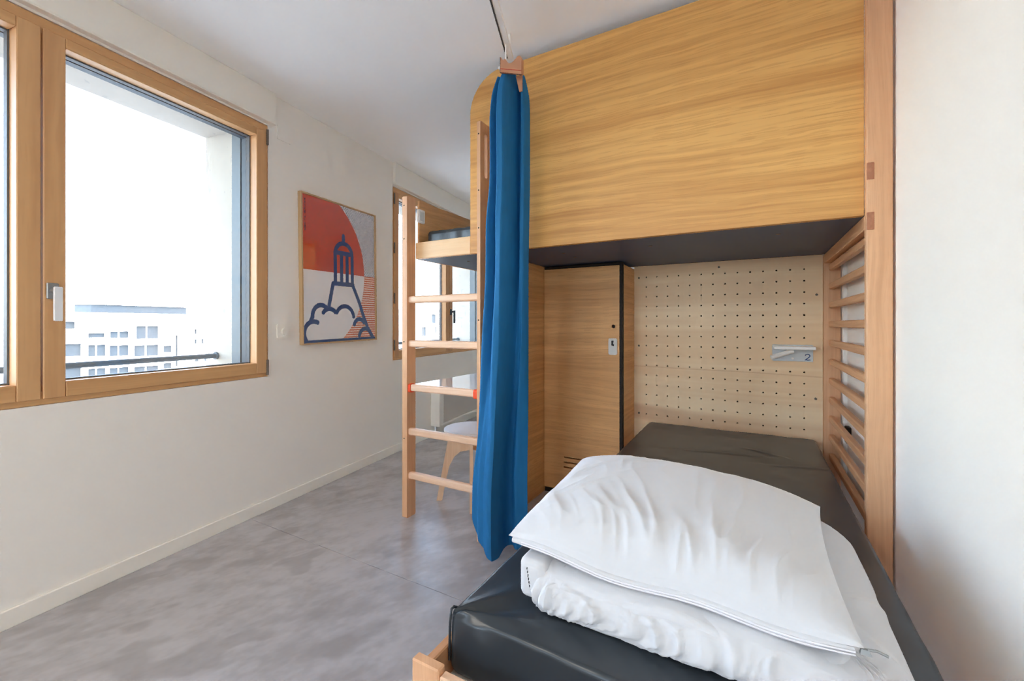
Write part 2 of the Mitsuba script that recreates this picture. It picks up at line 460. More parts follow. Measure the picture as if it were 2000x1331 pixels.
def make_window(name, s0, label, handle_style):
    struct(name, label, 'window')
    z0, z1 = 0.792, 2.272
    s1 = s0 + 1.918
    mid = s0 + 0.951
    ring = sbox(s0, z0, s1, z1).difference(sbox(s0 + 0.05, z0 + 0.05, s1 - 0.05, z1 - 0.06))
    part(name, 'frame', tw(ext_x(ring, -0.085, -0.004)), 'pine_h')
    part(name, 'outer_frame', tw(ext_x(sbox(s0, z0, s1, z1).difference(sbox(s0 + 0.072, z0 + 0.070, s1 - 0.072, z1 - 0.085)).difference(sbox(mid - 0.05, 0, mid + 0.05, 0)), -0.125, -0.088)), 'alu_dark', label='dark grey metal outer frame')
    for k, (a, b) in enumerate(((s0 + 0.012, mid - 0.003), (mid + 0.003, s1 - 0.012))):
        sa = numbered_part(name, 'sash')
        za, zb = z0 + 0.021, z1 - 0.040
        wl = 0.065
        # light inner rebate is the inside of these bars; stiles run full height, rails between them
        part(sa, 'stile', wbox(-0.06, 0.006, a, a + wl, za, zb, 0.003), 'pine_v')
        part(sa, 'stile', wbox(-0.06, 0.006, b - wl, b, za, zb, 0.003), 'pine_v')
        part(sa, 'rail', wbox(-0.06, 0.006, a + wl + 0.0006, b - wl - 0.0006, za, za + 0.062, 0.003), 'pine_h')
        part(sa, 'rail', wbox(-0.06, 0.006, a + wl + 0.0006, b - wl - 0.0006, zb - 0.042, zb, 0.003), 'pine_h')
        v = np.array([[-0.045, a + wl - .005, za + .055], [-0.045, b - wl + .005, za + .055], [-0.045, b - wl + .005, zb - .035], [-0.045, a + wl - .005, zb - .035]])
        part(sa, 'glass_pane', tw(trimesh.Trimesh(v, [[0, 1, 2], [0, 2, 3]], process=False)), 'window_glass')
        gi = sbox(a + wl - .004, za + .058, b - wl + .004, zb - .038)
        part(sa, 'gasket', tw(ext_x(gi.difference(gi.buffer(-0.010, join_style=2)), -0.072, -0.047)), 'alu_dark', label='dark rubber glazing edge')
    for sg in (s0 + 0.03, s1 - 0.062):
        part(name, 'shutter_guide', tw(ext_x(sbox(sg - 0.012, 0.80, sg + 0.024, 2.27), -0.205, -0.135)), 'alu_grey', label='grey metal roller shutter guide')
    hs = (s0 + 0.010, s1 - 0.010)
    for sh in hs:
        for zh in ((2.20, 0.845) if handle_style == 'light' else (2.17, 1.75, 1.32, 0.92)):
            part(name, 'hinge', tw(rod((0.008, sh, zh - 0.045), (0.008, sh, zh + 0.045), 0.0065, 10)), 'bronze', smooth=40)
    hm = 'grey_metal' if handle_style == 'light' else 'alu_dark'
    hk = part(name, 'handle', join(wbox(0.006, 0.014, mid + 0.010, mid + 0.045, 1.197, 1.259, 0.003), tw(rod((0.012, mid + 0.026, 1.230), (0.050, mid + 0.026, 1.230), 0.009))), hm, smooth=30)
    part(hk, 'lever', tw(ext_x(rrect(mid + 0.015, mid + 0.038, 1.112, 1.243, 0.004), 0.045, 0.057)), 'white_metal' if handle_style == 'light' else 'alu_dark', smooth=30)


def numbered_part(parent, name):
    return numbered(f'{parent}__{name}')


make_window('window_1', -0.08, 'large two-sash wooden window nearest the viewer with a silver handle', 'light')
make_window('window_2', 3.025, 'wooden window behind the ladder, partly hidden by the bunk', 'dark')
make_window('window_3', -3.185, 'wooden window behind the viewer, outside the picture', 'light')
TW_MAIN = TW.copy()
TW[:3, 0], TW[:3, 1], TW[:3, 3] = (0, 1, 0), (-1, 0, 0), (0, -4.0, 0)
make_window('window_4', -0.25, 'wooden window in the wall behind the viewer, outside the picture', 'light')
struct('wall_back', 'white wall with a window behind the viewer', 'wall')
solo('wall_back', tw(ext_x(sbox(-0.45, 0, 2.2, CEIL).difference(sbox(-0.255, 0.79, 1.668, 2.275)), -0.15, 0.0)), 'wall_paint')
TW[:] = TW_MAIN
cl = thing('ceiling_light', 'flat white ceiling light behind the viewer, outside the picture', 'lamp')
lx, ly, ll, lw = LAMP
part(cl, 'housing', cbox(lx - lw / 2 - 0.02, lx + lw / 2 + 0.02, ly - ll / 2 - 0.02, ly + ll / 2 + 0.02, CEIL - 0.045, CEIL, 0.004), 'white_metal')
dv_ = trimesh.Trimesh([[lx - lw / 2, ly - ll / 2, CEIL - 0.047], [lx - lw / 2, ly + ll / 2, CEIL - 0.047], [lx + lw / 2, ly + ll / 2, CEIL - 0.047], [lx + lw / 2, ly - ll / 2, CEIL - 0.047]], [[0, 1, 2], [0, 2, 3]], process=False)
part(cl, 'diffuser', None, None, shape=ply(dv_, 'white_plastic', emitter={'type': 'area', 'radiance': {'type': 'rgb', 'value': list(LAMP_RADIANCE)}}))
for k, (sa, sb, dd) in enumerate(((-0.30, 1.866, 0.030), (3.018, 5.3, 0.028))):
    nm = f'trim_{k + 1}'
    struct(nm, ('white roller shutter box above the near window', 'white roller shutter box above the far window')[k], 'shutter box')
    part(nm, 'box', wbox(0.0, dd, sa, sb, 2.292, CEIL, 0.002), 'trim_paint')
    part(nm, 'lower_lip', wbox(0.0, dd + 0.004, sa, sb + 0.004, 2.284, 2.292, 0.002), 'trim_paint')
# ------------------------------------------------------------------ upper bunk
bunk = thing('bunk_bed', 'wide oak-fronted upper bunk with curved left corner and black underside', 'bunk bed')
PY = 1.895
poly = sbox(-1.318, 1.478, 0.339, 2.42)
corner = sbox(-1.318, 2.42 - 0.20, -1.118, 2.42).difference(Point(-1.118, 2.22).buffer(0.20, quad_segs=16))
part(bunk, 'front_panel', ext_y(poly.difference(corner), PY, PY + 0.028), 'oak', label='large oak front panel with horizontal grain')
part(bunk, 'front_plank', cbox(-1.7035, -1.3185, PY, PY + 0.028, 1.478, 1.572, 0.002), 'plank', label='low pale wooden plank at the entry')
part(bunk, 'underside_board', join(cbox(-1.700, 0.3395, PY + 0.003, 1.9015, 1.4785, 1.505, 0.001), cbox(-1.700, 0.398, 1.9015, 2.855, 1.4785, 1.505, 0.001)), 'black_board', label='matt black underside board')
part(bunk, 'end_panel', cbox(-1.714, -1.700, PY + 0.0285, 2.87, 1.478, 1.822, 0.001), 'oak_side', label='oak end panel by the window')
part(bunk, 'back_panel', cbox(-1.70, 0.337, 2.858, 2.876, 1.478, 1.86, 0.002), 'oak')
for cx_, cy_ in ((-0.875, 2.126), (-0.874, 2.289), (-0.43, 2.134), (0.096, 2.115), (-1.492, 2.126)):
    part(bunk, 'screw_cap', rod((cx_, cy_, 1.4765), (cx_, cy_, 1.479), 0.009, 12), 'bronze')
mt = thing('upper_mattress', 'black vinyl mattress lying on the upper bunk', 'mattress')


def ring_body(x0, x1, y0, y1, r, profile, nper=240, ncap=24, disp=None, cap_disp=None, bottom=True):
    """closed cushion: profile = [(inset, z)...] from the bottom up; the top is closed by shrinking rings."""
    per = rrect(x0, x1, y0, y1, r, 8).exterior
    L = per.length
    ss = np.linspace(0, L, nper, endpoint=False)
    pts = np.array([per.interpolate(s).coords[0] for s in ss])
    if Polygon(pts).exterior.is_ccw is False:
        pts = pts[::-1]
    nx = np.roll(pts, -1, 0) - np.roll(pts, 1, 0)
    nrm = np.stack([nx[:, 1], -nx[:, 0]], 1)
    nrm /= np.linalg.norm(nrm, axis=1, keepdims=True)
    c = np.array([(x0 + x1) / 2, (y0 + y1) / 2])
    half = np.array([(x1 - x0) / 2, (y1 - y0) / 2])
    rings = []
    for ins, z in profile:
        q = pts - nrm * ins
        rings.append(np.column_stack([q, np.full(nper, z)]))
    lastin, lastz = profile[-1]
    q = pts - nrm * lastin
    m = min(half) - lastin
    axis_half = half - min(half)
    core = np.clip(q - c, -axis_half, axis_half) + c      # medial segment
    for k in range(1, ncap):
        t = k / ncap
        rings.append(np.column_stack([q * (1 - t) + core * t, np.full(nper, lastz)]))
    V = np.array(rings)
    nr = len(V)
    verts = V.reshape(-1, 3)
    faces = []
    idx = np.arange(nper)
    nxt = (idx + 1) % nper
    for i in range(nr - 1):
        a, b = i * nper + idx, i * nper + nxt
        c2, d2 = (i + 1) * nper + nxt, (i + 1) * nper + idx
        faces.append(np.column_stack([a, b, c2]))
        faces.append(np.column_stack([a, c2, d2]))
    # close: innermost ring collapses onto the core segment
    corev = np.column_stack([core, np.full(nper, lastz)])
    base = len(verts)
    verts = np.vstack([verts, corev])
    a, b = (nr - 1) * nper + idx, (nr - 1) * nper + nxt
    faces.append(np.column_stack([a, b, base + nxt]))
    faces.append(np.column_stack([a, base + nxt, base + idx]))
    if bottom:
        cb = len(verts)
        verts = np.vstack([verts, [[c[0], c[1], profile[0][1]]]])
        faces.append(np.column_stack([nxt, idx, np.full(nper, cb)]))
    f = np.vstack(faces)
    m_ = trimesh.Trimesh(verts, f, process=False)
    if disp is not None:
        nv = np.array(m_.vertex_normals)
        m_.vertices = disp(np.array(m_.vertices), nv)
    return m_


def round_profile(z0, z1, rb, rt, n=6, bulge=0.0, mids=5):
    out = []
    for k in range(n + 1):
        a = math.pi / 2 * k / n
        out.append((rb * (1 - math.sin(a)), z0 + rb * (1 - math.cos(a))))
    for k in range(1, mids):
        t = k / mids
        out.append((-bulge * math.sin(math.pi * t), z0 + rb + (z1 - rt - z0 - rb) * t))
    for k in range(n + 1):
        a = math.pi / 2 * k / n
        out.append((rt * (1 - math.cos(a)), z1 - rt + rt * math.sin(a)))
    return out


def ridge(x, w):
    return np.exp(-(x / w) ** 2)


def upper_disp(v, n):
    h = 0.010 * (np_noise(v * [9, 9, 5], 3) - 0.5) + 0.006 * (np_noise(v * [26, 8, 6], 5) - 0.5)
    return v + n * h[:, None]


part(mt, 'cover', ring_body(-1.655, 0.30, 1.935, 2.84, 0.03, round_profile(1.5065, 1.640, 0.02, 0.022), 320, 20, upper_disp), 'black_vinyl', smooth=True)
op = thing('wall_outlet', 'small square white outlet plate on the oak end panel above the upper mattress', 'outlet')
part(op, 'plate', ext_x(rrect(1.905, 1.962, 1.692, 1.770, 0.006), -1.700, -1.690), 'white_plastic', smooth=30)
part(op, 'insert', ext_x(rrect(1.914, 1.953, 1.705, 1.757, 0.004), -1.690, -1.687), 'grey_plate', smooth=30)

# ------------------------------------------------------------------ ladder
lad = thing('bunk_ladder', 'pale beech ladder with five rungs leaning up to the upper bunk', 'ladder')
LX0, LX1 = -1.740, -1.704
RX0, RX1 = -1.2115, -1.191


def stile(x0, x1, y0, y1, ztop, slot=None):
    pl = rrect(y0, y1, 0.0, ztop, 0.006)
    if slot:
        pl = pl.difference(LineString([(slot[0], slot[1]), (slot[0], slot[2])]).buffer(slot[3], quad_segs=6))
    return ext_x(pl, x0, x1)


part(lad, 'stile', stile(LX0, LX1, 1.825, 1.896, 1.828), 'beech_v', smooth=30)
part(lad, 'stile', stile(RX0, RX1, 1.800, 1.8945, 2.125, (1.852, 1.86, 2.06, 0.014)), 'beech_v', smooth=30, label='taller ladder stile with a long hand slot')
for k in range(5):
    zc = 0.2375 + 0.2505 * k
    part(lad, 'rung', trimesh.util.concatenate([ext_x(rrect(1.838, 1.872, zc - 0.020, zc + 0.020, 0.011), LX1, RX0)]), 'beech_x', smooth=30)
for xx in ((LX1, LX1 + 0.016), (RX0 - 0.046, RX0)):
    part(lad, 'rubber_collar', ext_x(rrect(1.833, 1.877, 0.7115, 0.7605, 0.012).difference(rrect(1.8385, 1.8715, 0.719, 0.758, 0.010)), xx[0], xx[1]), 'red_rubber', smooth=30, label='orange-red rubber collar on the rung')
for x_, y_, zs in (((LX0 + LX1) / 2 - 0.004, 1.8252, (1.775, 1.585, 1.0, 0.45)), ((RX0 + RX1) / 2, 1.8002, (2.06, 1.775, 1.585, 1.12))):
    for z_ in zs:
        part(lad, 'bolt', rod((x_, y_ - 0.0006, z_), (x_, y_ + 0.004, z_), 0.0042, 12), 'hole_dark')

# ------------------------------------------------------------------ side panel, locker, pegboard
sp = thing('side_partition', 'oak partition standing between desk and locker under the bunk', 'partition')
part(sp, 'upper_board', cbox(-1.226, -1.196, PY + 0.029, 2.90, 0.661, 1.478, 0.0015), 'oak_side')
part(sp, 'lower_board', cbox(-1.226, -1.196, PY + 0.029, 2.90, 0.0, 0.660, 0.0015), 'oak_side')

lk = thing('locker', 'tall oak locker under the bunk with vent slots and a pale lock plate', 'locker')
door = sbox(-1.193, 0.034, -0.696, 1.456)
for z_ in (0.245, 0.2135, 0.182):
    door = door.difference(rrect(-1.056, -0.80, z_ - 0.0045, z_ + 0.0045, 0.004, 3))
door = door.difference(Point(-0.733, 1.086).buffer(0.0115))
dk = part(lk, 'door', ext_y(door, 2.564, 2.584), 'oak_side')
part(dk, 'lock_plate', ext_y(rrect(-0.762, -0.709, 0.914, 1.014, 0.011), 2.558, 2.564), 'grey_plate', smooth=30, label='pale rounded lock plate')
part(dk, 'lock_mark', join(ext_y(rrect(-0.743, -0.732, 0.970, 1.000, 0.003), 2.5565, 2.558), ext_y(rrect(-0.737, -0.727, 0.968, 0.978, 0.002), 2.5565, 2.558), ext_y(rrect(-0.741, -0.729, 0.990, 1.000, 0.002), 2.5565, 2.558)), 'ink')
part(lk, 'inner_lining', join(cbox(-1.19, -0.70, 2.588, 2.594, 0.04, 1.45, 0.001)), 'black_gap')
part(lk, 'black_edge', join(cbox(-0.694, -0.677, 2.560, 2.590, 0.0, 1.474, 0.001), cbox(-1.193, -0.694, 2.568, 2.590, 1.458, 1.474, 0.001), cbox(-1.193, -0.694, 2.575, 2.590, 0.0, 0.032, 0.001)), 'black_gap', label='black recessed edge round the door')
part(lk, 'body', join(cbox(-1.193, -0.696, 2.596, 2.900, 0.0, 1.470, 0.001)), 'black_gap')
part(lk, 'side', cbox(-0.695, -0.677, 2.591, 2.900, 0.0, 1.462, 0.001), 'oak_side')

pg = thing('pegboard', 'pale birch plywood pegboard with rows of holes behind the lower bed', 'pegboard')
pb = sbox(-0.6765, 0.28, 0.3345, 1.4775)
holes = []
for i in range(14):
    for j in range(15):
        holes.append(Point(-0.599 + 0.0654 * i, 1.404 - 0.0634 * j).buffer(0.0048, quad_segs=3))
pb = pb.difference(unary_union(holes))
part(pg, 'board', ext_y(pb, 2.852, 2.864), 'birch_ply')
part(pg, 'rear_lining', cbox(-0.676, 0.334, 2.888, 2.898, 0.28, 1.4775, 0.001), 'hole_dark')
for x_, z_ in ((-0.646, 1.402), (-0.646, 0.959), (-0.646, 0.519), (-0.174, 1.442), (0.307, 1.261), (0.303, 0.692)):
    part(pg, 'screw', rod((x_, 2.8505, z_), (x_, 2.855, z_), 0.0065, 12), 'bronze')

# ------------------------------------------------------------------ wall bars on the right
wb_ = thing('wall_bars', 'beech rack of horizontal wall bars between two posts beside the lower bed', 'bed rack')
part(wb_, 'post', cbox(0.3405, 0.4105, 1.866, 1.900, 0.0, 2.455, 0.003), 'beech_v', label='tall front post')
part(wb_, 'post', cbox(0.3355, 0.4125, 2.845, 2.885, 0.0, 1.4775, 0.003), 'beech_v', label='rear post')
part(wb_, 'beam', cbox(0.3405, 0.372, 1.901, 2.844, 1.428, 1.478, 0.002), 'beech_y')
for k in range(-7, 4):
    zc = 1.1005 + 0.1015 * k
    part(wb_, 'bar', ext_y(rrect(0.360, 0.386, zc - 0.0165, zc + 0.0165, 0.007), 1.901, 2.844), 'beech_y', smooth=30)
for za, zb in ((1.592, 1.650), (1.421, 1.481)):
    part(wb_, 'tenon', cbox(0.3412, 0.361, 1.8645, 1.869, za, zb, 0.001), 'beech_end', label='darker end-grain tenon on the post')
    
cd = thing('cable_trunking', 'narrow white cable trunking on the wall behind the bars', 'cable trunking')
part(cd, 'cover', cbox(0.400, 0.4179, 2.700, 2.735, 0.30, 1.60, 0.002), 'white_plastic')
part(cd, 'base', cbox(0.410, 0.4179, 2.740, 2.79, 0.30, 1.60, 0.002), 'white_plastic')
so = thing('wall_socket', 'small dark socket low on the wall behind the bars', 'socket')
part(so, 'body', cbox(0.398, 0.4179, 2.60, 2.65, 0.52, 0.60, 0.003), 'black_gap')
part(so, 'clip', cbox(0.394, 0.398, 2.615, 2.63, 0.535, 0.585, 0.001), 'steel')

# ------------------------------------------------------------------ reading lamp on the pegboard
rl = thing('reading_lamp', 'white reading lamp with a small shelf and number 2 on the pegboard', 'lamp')
part(rl, 'back_plate', cbox(0.100, 0.291, 2.8435, 2.8519, 0.893, 0.985, 0.002), 'lamp_plate')
part(rl, 'shelf', cbox(0.104, 0.294, 2.750, 2.8435, 0.962, 0.979, 0.002), 'white_plastic')
part(rl, 'lamp_tube', rod((0.092, 2.765, 0.916), (0.196, 2.800, 0.953), 0.0120, 20), 'white_plastic', smooth=40)
part(rl, 'lamp_arm', rod((0.150, 2.79, 0.935), (0.155, 2.8435, 0.935), 0.006, 12), 'white_plastic', smooth=40)
part(rl, 'knob', rod((0.197, 2.836, 0.910), (0.197, 2.8435, 0.910), 0.0055, 14), 'white_plastic', smooth=40)
num = meshkit.text_mesh('2', 0.030)
nv, nf = (np.array(num.vertices), np.array(num.faces)) if hasattr(num, 'vertices') else (np.array(num[0]), np.array(num[1]))
nv = nv - (nv.min(0) + nv.max(0)) / 2
nv = nv / max(np.ptp(nv[:, 1]), 1e-6) * 0.036
nv[:, 0] *= 1.15
pz = np.column_stack([nv[:, 0] + 0.266, 2.8432 - 0.0004 * (nv[:, 2] > 0), nv[:, 1] + 0.9185])
part(rl, 'number', trimesh.Trimesh(pz, nf, process=False), 'navy', label='dark blue number 2')

# ------------------------------------------------------------------ desk and stool, radiator
dsk = thing('desk', 'glossy white desk top under the left end of the bunk', 'desk')
part(dsk, 'top', cbox(-1.700, -1.2275, 1.880, 2.80, 0.735, 0.755, 0.002), 'desk_white')
part(dsk, 'leg', cbox(-1.690, -1.655, 2.755, 2.79, 0.0, 0.735, 0.002), 'white_metal')
part(dsk, 'cleat', cbox(-1.250, -1.2275, 1.95, 2.75, 0.700, 0.735, 0.002), 'white_metal')

stl = thing('stool', 'round pale stool with splayed plywood legs under the desk', 'stool')
SC = np.array([-1.543, 2.229])
prof = [(0.0, 0.430), (0.160, 0.430), (0.170, 0.4345), (0.172, 0.440), (0.170, 0.4465), (0.164, 0.450), (0.0, 0.452)]
seat = trimesh.creation.revolve(np.array(prof), sections=64)
seat.apply_translation([SC[0], SC[1], 0])
part(stl, 'seat', seat, 'stool_white', smooth=30, label='off-white round seat')
leg_poly = Polygon([(0.0, 0.428), (0.125, 0.428), (0.205, 0.0), (0.170, 0.0), (0.148, 0.12), (0.125, 0.215), (0.095, 0.27), (0.06, 0.300), (0.0, 0.31)])
for a in (215, 305, 35, 125):
    lm = trimesh.creation.extrude_polygon(leg_poly, 0.020)
    lm.apply_transform(AX_Y)
    lm.apply_translation([0.0105, 0.010, 0])
    lm.apply_transform(trimesh.transformations.rotation_matrix(math.radians(a), [0, 0, 1]))
    lm.apply_translation([SC[0], SC[1], 0])
    part(stl, 'leg', lm, 'stool_wood')

rad = thing('radiator', 'cream wall radiator with a grey grille under the far window', 'radiator')
part(rad, 'casing', tw(join(cbox(0.0, 0.10, 3.62, 4.75, 0.10, 0.12, 0.003), cbox(0.0, 0.10, 3.62, 4.75, 0.45, 0.47, 0.003), cbox(0.0, 0.10, 3.62, 3.70, 0.12, 0.45, 0.003), cbox(0.0, 0.10, 4.67, 4.75, 0.12, 0.45, 0.003))), 'trim_paint')
part(rad, 'grille', wbox(0.01, 0.085, 3.70, 4.67, 0.12, 0.45, 0.002), 'radiator_grey', label='grey radiator face')
part(rad, 'pipe', tw(rod((0.03, 3.66, 0.0), (0.03, 3.66, 0.10), 0.009)), 'white_metal')
part(rad, 'pipe', tw(rod((0.03, 4.70, 0.0), (0.03, 4.70, 0.10), 0.009)), 'white_metal')

# ------------------------------------------------------------------ switches and poster
sw = thing('dimmer_switch', 'square white wall switch with round knob right of the near window', 'switch')
part(sw, 'plate', tw(ext_x(rrect(1.895, 1.988, 1.012, 1.100, 0.008), 0.0, 0.009)), 'trim_paint', smooth=30)
part(sw, 'knob', tw(rod((0.009, 1.941, 1.056), (0.022, 1.941, 1.056), 0.022, 28)), 'trim_paint', smooth=40)
jb = thing('blank_plate', 'faint square white cover plate high on the wall beside the shutter box', 'cover plate')
part(jb, 'plate', tw(ext_x(rrect(1.899, 1.996, 2.222, 2.312, 0.004), 0.0, 0.004)), 'wall_paint', smooth=30)

po = thing('framed_poster', 'framed orange, white and navy poster of a domed tower above clouds', 'poster')


def poster_place(m):
    m = m.copy()
    R = trimesh.transformations.rotation_matrix(math.radians(0.85), [1, 0, 0], [0, 2.415, 1.4625])
    m.apply_transform(R)
    return tw(m)


pc0, pc1, pz0, pz1 = 2.415 - PW / 2, 2.415 + PW / 2, 1.4625 - PH / 2, 1.4625 + PH / 2
ring = sbox(pc0 - 0.004, pz0 - 0.004, pc1 + 0.004, pz1 + 0.004).difference(sbox(pc0 + 0.006, pz0 + 0.006, pc1 - 0.006, pz1 - 0.006))
part(po, 'frame', poster_place(ext_x(ring, 0.0015, 0.030)), 'frame_wood', label='thin pale wooden frame')
q = trimesh.Trimesh([[0.018, pc0, pz0], [0.018, pc1, pz0], [0.018, pc1, pz1], [0.018, pc0, pz1]], [[0, 1, 2], [0, 2, 3]], process=False)
part(po, 'print', poster_place(q), 'poster_print', uv=np.array([[0, 0], [1, 0], [1, 1], [0, 1.0]]), label='printed poster sheet')
g = trimesh.Trimesh([[0.024, pc0 + .003, pz0 + .003], [0.024, pc1 - .003, pz0 + .003], [0.024, pc1 - .003, pz1 - .003], [0.024, pc0 + .003, pz1 - .003]], [[0, 1, 2], [0, 2, 3]], process=False)
part(po, 'glass_pane', poster_place(g), 'window_glass')
part(po, 'backing', poster_place(cbox(0.001, 0.016, pc0 + .002, pc1 - .002, pz0 + .002, pz1 - .002, .001)), 'frame_wood')

# ------------------------------------------------------------------ lower bed
bed = thing('single_bed', 'pale beech bed with a white base under the long black mattress', 'bed')
part(bed, 'corner_post', cbox(-0.605, -0.536, 0.661, 0.684, 0.0, 0.420, 0.003), 'beech_v')
part(bed, 'corner_post', cbox(0.246, 0.315, 0.661, 0.684, 0.0, 0.420, 0.003), 'beech_v')
part(bed, 'foot_rail', cbox(-0.5355, 0.2455, 0.663, 0.684, 0.270, 0.408, 0.003), 'beech_x')
part(bed, 'side_rail', cbox(-0.600, -0.5785, 0.6845, 2.843, 0.270, 0.400, 0.003), 'beech_y')
part(bed, 'side_rail', cbox(0.302, 0.3235, 0.6845, 2.843, 0.270, 0.400, 0.003), 'beech_y')
part(bed, 'mattress_base', cbox(-0.578, 0.3015, 0.6845, 2.843, 0.318, 0.3345, 0.002), 'white_plastic', label='white mattress base board')
part(bed, 'leg', cbox(-0.600, -0.560, 2.78, 2.843, 0.0, 0.270, 0.003), 'beech_v')
part(bed, 'leg', cbox(0.284, 0.3235, 2.78, 2.843, 0.0, 0.270, 0.003), 'beech_v')

lm_ = thing('lower_mattress', 'long black vinyl mattress on the lower bed', 'mattress')


def lower_disp(v, n):
    x, y, z = v.T
    up = np.clip(n[:, 2], 0, 1)
    side = np.clip(-n[:, 1], 0, 1)
    h = 0.006 * (np_noise(np.column_stack([x * 3.0, y * 2.4]), 1) - 0.5) * up
    # radial pull folds from the near left corner
    dx, dy = x + 0.577, y - 0.746
    r = np.hypot(dx, dy) + 1e-6
    a = np.arctan2(dy, dx)
    fall = np.exp(-r / 0.16) * (1 - np.exp(-r / 0.02))
    h += up * fall * 0.020 * (ridge(a - 0.30, 0.14) - 0.8 * ridge(a - 0.62, 0.18) + 0.5 * ridge(a - 1.0, 0.15))
    # soft creases across the head end
    for (cx_, cy_, ang, ln, amp) in ((-0.12, 2.32, 0.12, 0.22, 0.0045), (0.05, 2.42, -0.5, 0.10, 0.005), (0.17, 2.25, 0.25, 0.14, 0.004), (-0.35, 2.05, 0.05, 0.2, 0.003)):
        u = (x - cx_) * math.cos(ang) + (y - cy_) * math.sin(ang)
        w = -(x - cx_) * math.sin(ang) + (y - cy_) * math.cos(ang)
        h += up * amp * np.exp(-(u / ln) ** 2) * (ridge(w, 0.012) - 0.6 * ridge(w - 0.025, 0.016))
    # slack, wavy near face
    h += side * (0.014 * (np_noise(np.column_stack([x * 7.0, z * 10.0]), 4) - 0.5) + 0.008 * (np_noise(np.column_stack([x * 22.0 + z * 9, z * 6.0]), 6) - 0.5))
    h += 0.004 * (np_noise(v * [14, 14, 9], 8) - 0.5)
    return v + n * h[:, None]


part(lm_, 'cover', ring_body(-0.577, 0.300, 0.746, 2.842, 0.020, round_profile(0.336, 0.471, 0.030, 0.012, mids=9), 620, 46, lower_disp), 'black_vinyl', smooth=True)
fl_pts = [(-0.570, 0.775, 0.468), (-0.575, 0.764, 0.475), (-0.574, 0.754, 0.476), (-0.571, 0.748, 0.470), (-0.572, 0.7465, 0.455), (-0.5735, 0.7465, 0.42), (-0.574, 0.7465, 0.37)]
part(lm_, 'corner_seam', tube(fl_pts, 0.0028, 8), 'black_vinyl', smooth=40)
# ------------------------------------------------------------------ folded duvet
dv = thing('folded_duvet', 'white quilted duvet folded in a pile on the lower mattress', 'duvet')


def duvet_disp(v, n):
    x, y, z = v.T
    hgt = np.clip((z - 0.472) / 0.09, 0, 1)
    side = 1 - np.clip(n[:, 2], 0, 1) ** 2
    near = (np.clip(-n[:, 1] - 0.05, 0, 1) + 0.7 * np.clip(-n[:, 0], 0, 1)) * np.clip((0.15 - x) / 0.12, 0, 1)     # gathered on the near and left faces, smooth towards the wall
    per = x * np.abs(n[:, 1]) + y * np.abs(n[:, 0])
    p1 = np_noise(np.column_stack([per * 30 + 2.2 * hgt * (np_noise(np.column_stack([per * 5, 0 * per]), 8) - 0.5) * 4, hgt * 0.9]), 2)
    p2 = np_noise(np.column_stack([per * 70 - 2.0 * hgt, hgt * 1.3]), 3)
    puck = (1 - np.abs(2 * p1 - 1)) ** 1.6 * 0.021 + (1 - np.abs(2 * p2 - 1)) ** 2 * 0.007
    h = side * near * np.sin(np.pi * np.clip(hgt, 0.04, 0.97)) ** 0.5 * (puck - 0.010)
    h += 0.008 * (np_noise(np.column_stack([x * 5, y * 5]), 5) - 0.5)
    top = np.clip(n[:, 2], 0, 1)
    drop = np.clip((x - 0.02) / 0.22, 0, 1) ** 1.5 * 0.055 * hgt
    # two long soft folds on the slope towards the wall
    h += hgt * np.clip((x - 0.12) / 0.05, 0, 1) * 0.005 * (ridge(y - 1.13 - 0.9 * (x - 0.2), 0.02) + ridge(y - 0.98 + 0.7 * (x - 0.2), 0.02) - ridge(y - 1.18 - 0.9 * (x - 0.2), 0.03))
    w = v + n * h[:, None]
    w[:, 2] -= drop
    w[:, 2] = np.maximum(w[:, 2], 0.4745)
    return w


dprof = [(0.030, 0.4745), (0.012, 0.477), (0.003, 0.486), (-0.003, 0.498), (-0.004, 0.512), (-0.001, 0.526), (0.006, 0.540), (0.016, 0.551), (0.032, 0.559), (0.055, 0.563)]
dense = []
zi = np.linspace(0, 1, len(dprof))
dp = np.array(dprof)
for t in np.linspace(0, 1, 34):
    dense.append((np.interp(t, zi, dp[:, 0]), np.interp(t, zi, dp[:, 1])))
part(dv, 'quilt', ring_body(-0.440, 0.240, 0.835, 1.56, 0.085, dense, 560, 26, duvet_disp), 'white_cotton', smooth=True)


def layer_disp(v, n):
    x, y, z = v.T
    w = v + n * (0.006 * (np_noise(np.column_stack([x * 9, y * 9, z * 9]), 9) - 0.5))[:, None]
    front = np.clip((0.93 - y) / 0.10, 0, 1)
    sag = 0.034 * ridge(x + 0.285, 0.10) + 0.040 * ridge(x - 0.04, 0.11)
    w[:, 2] -= front * sag + np.clip((x - 0.05) / 0.2, 0, 1) ** 1.5 * 0.035
    w[:, 1] -= front * (0.012 * ridge(x + 0.285, 0.13) + 0.012 * ridge(x - 0.04, 0.13))
    return w


part(dv, 'folded_layer', ring_body(-0.425, 0.150, 0.846, 1.52, 0.09, [(a, b) for a, b in round_profile(0.540, 0.566, 0.012, 0.013, mids=3)], 420, 22, layer_disp), 'white_cotton', smooth=True)
part(dv, 'edge_fold', ring_body(-0.462, -0.395, 0.850, 0.935, 0.022, round_profile(0.487, 0.572, 0.015, 0.015), 120, 8), 'white_cotton', smooth=True, label='rolled edge with a faint print')
for k in range(6):
    part(dv, 'edge_print', ext_y(rrect(-0.4385 + 0.0012 * k, -0.4365 + 0.0012 * k, 0.553 - 0.0075 * k, 0.558 - 0.0075 * k, 0.0006), 0.8490, 0.8512), 'ink', label='small dark print on the edge')

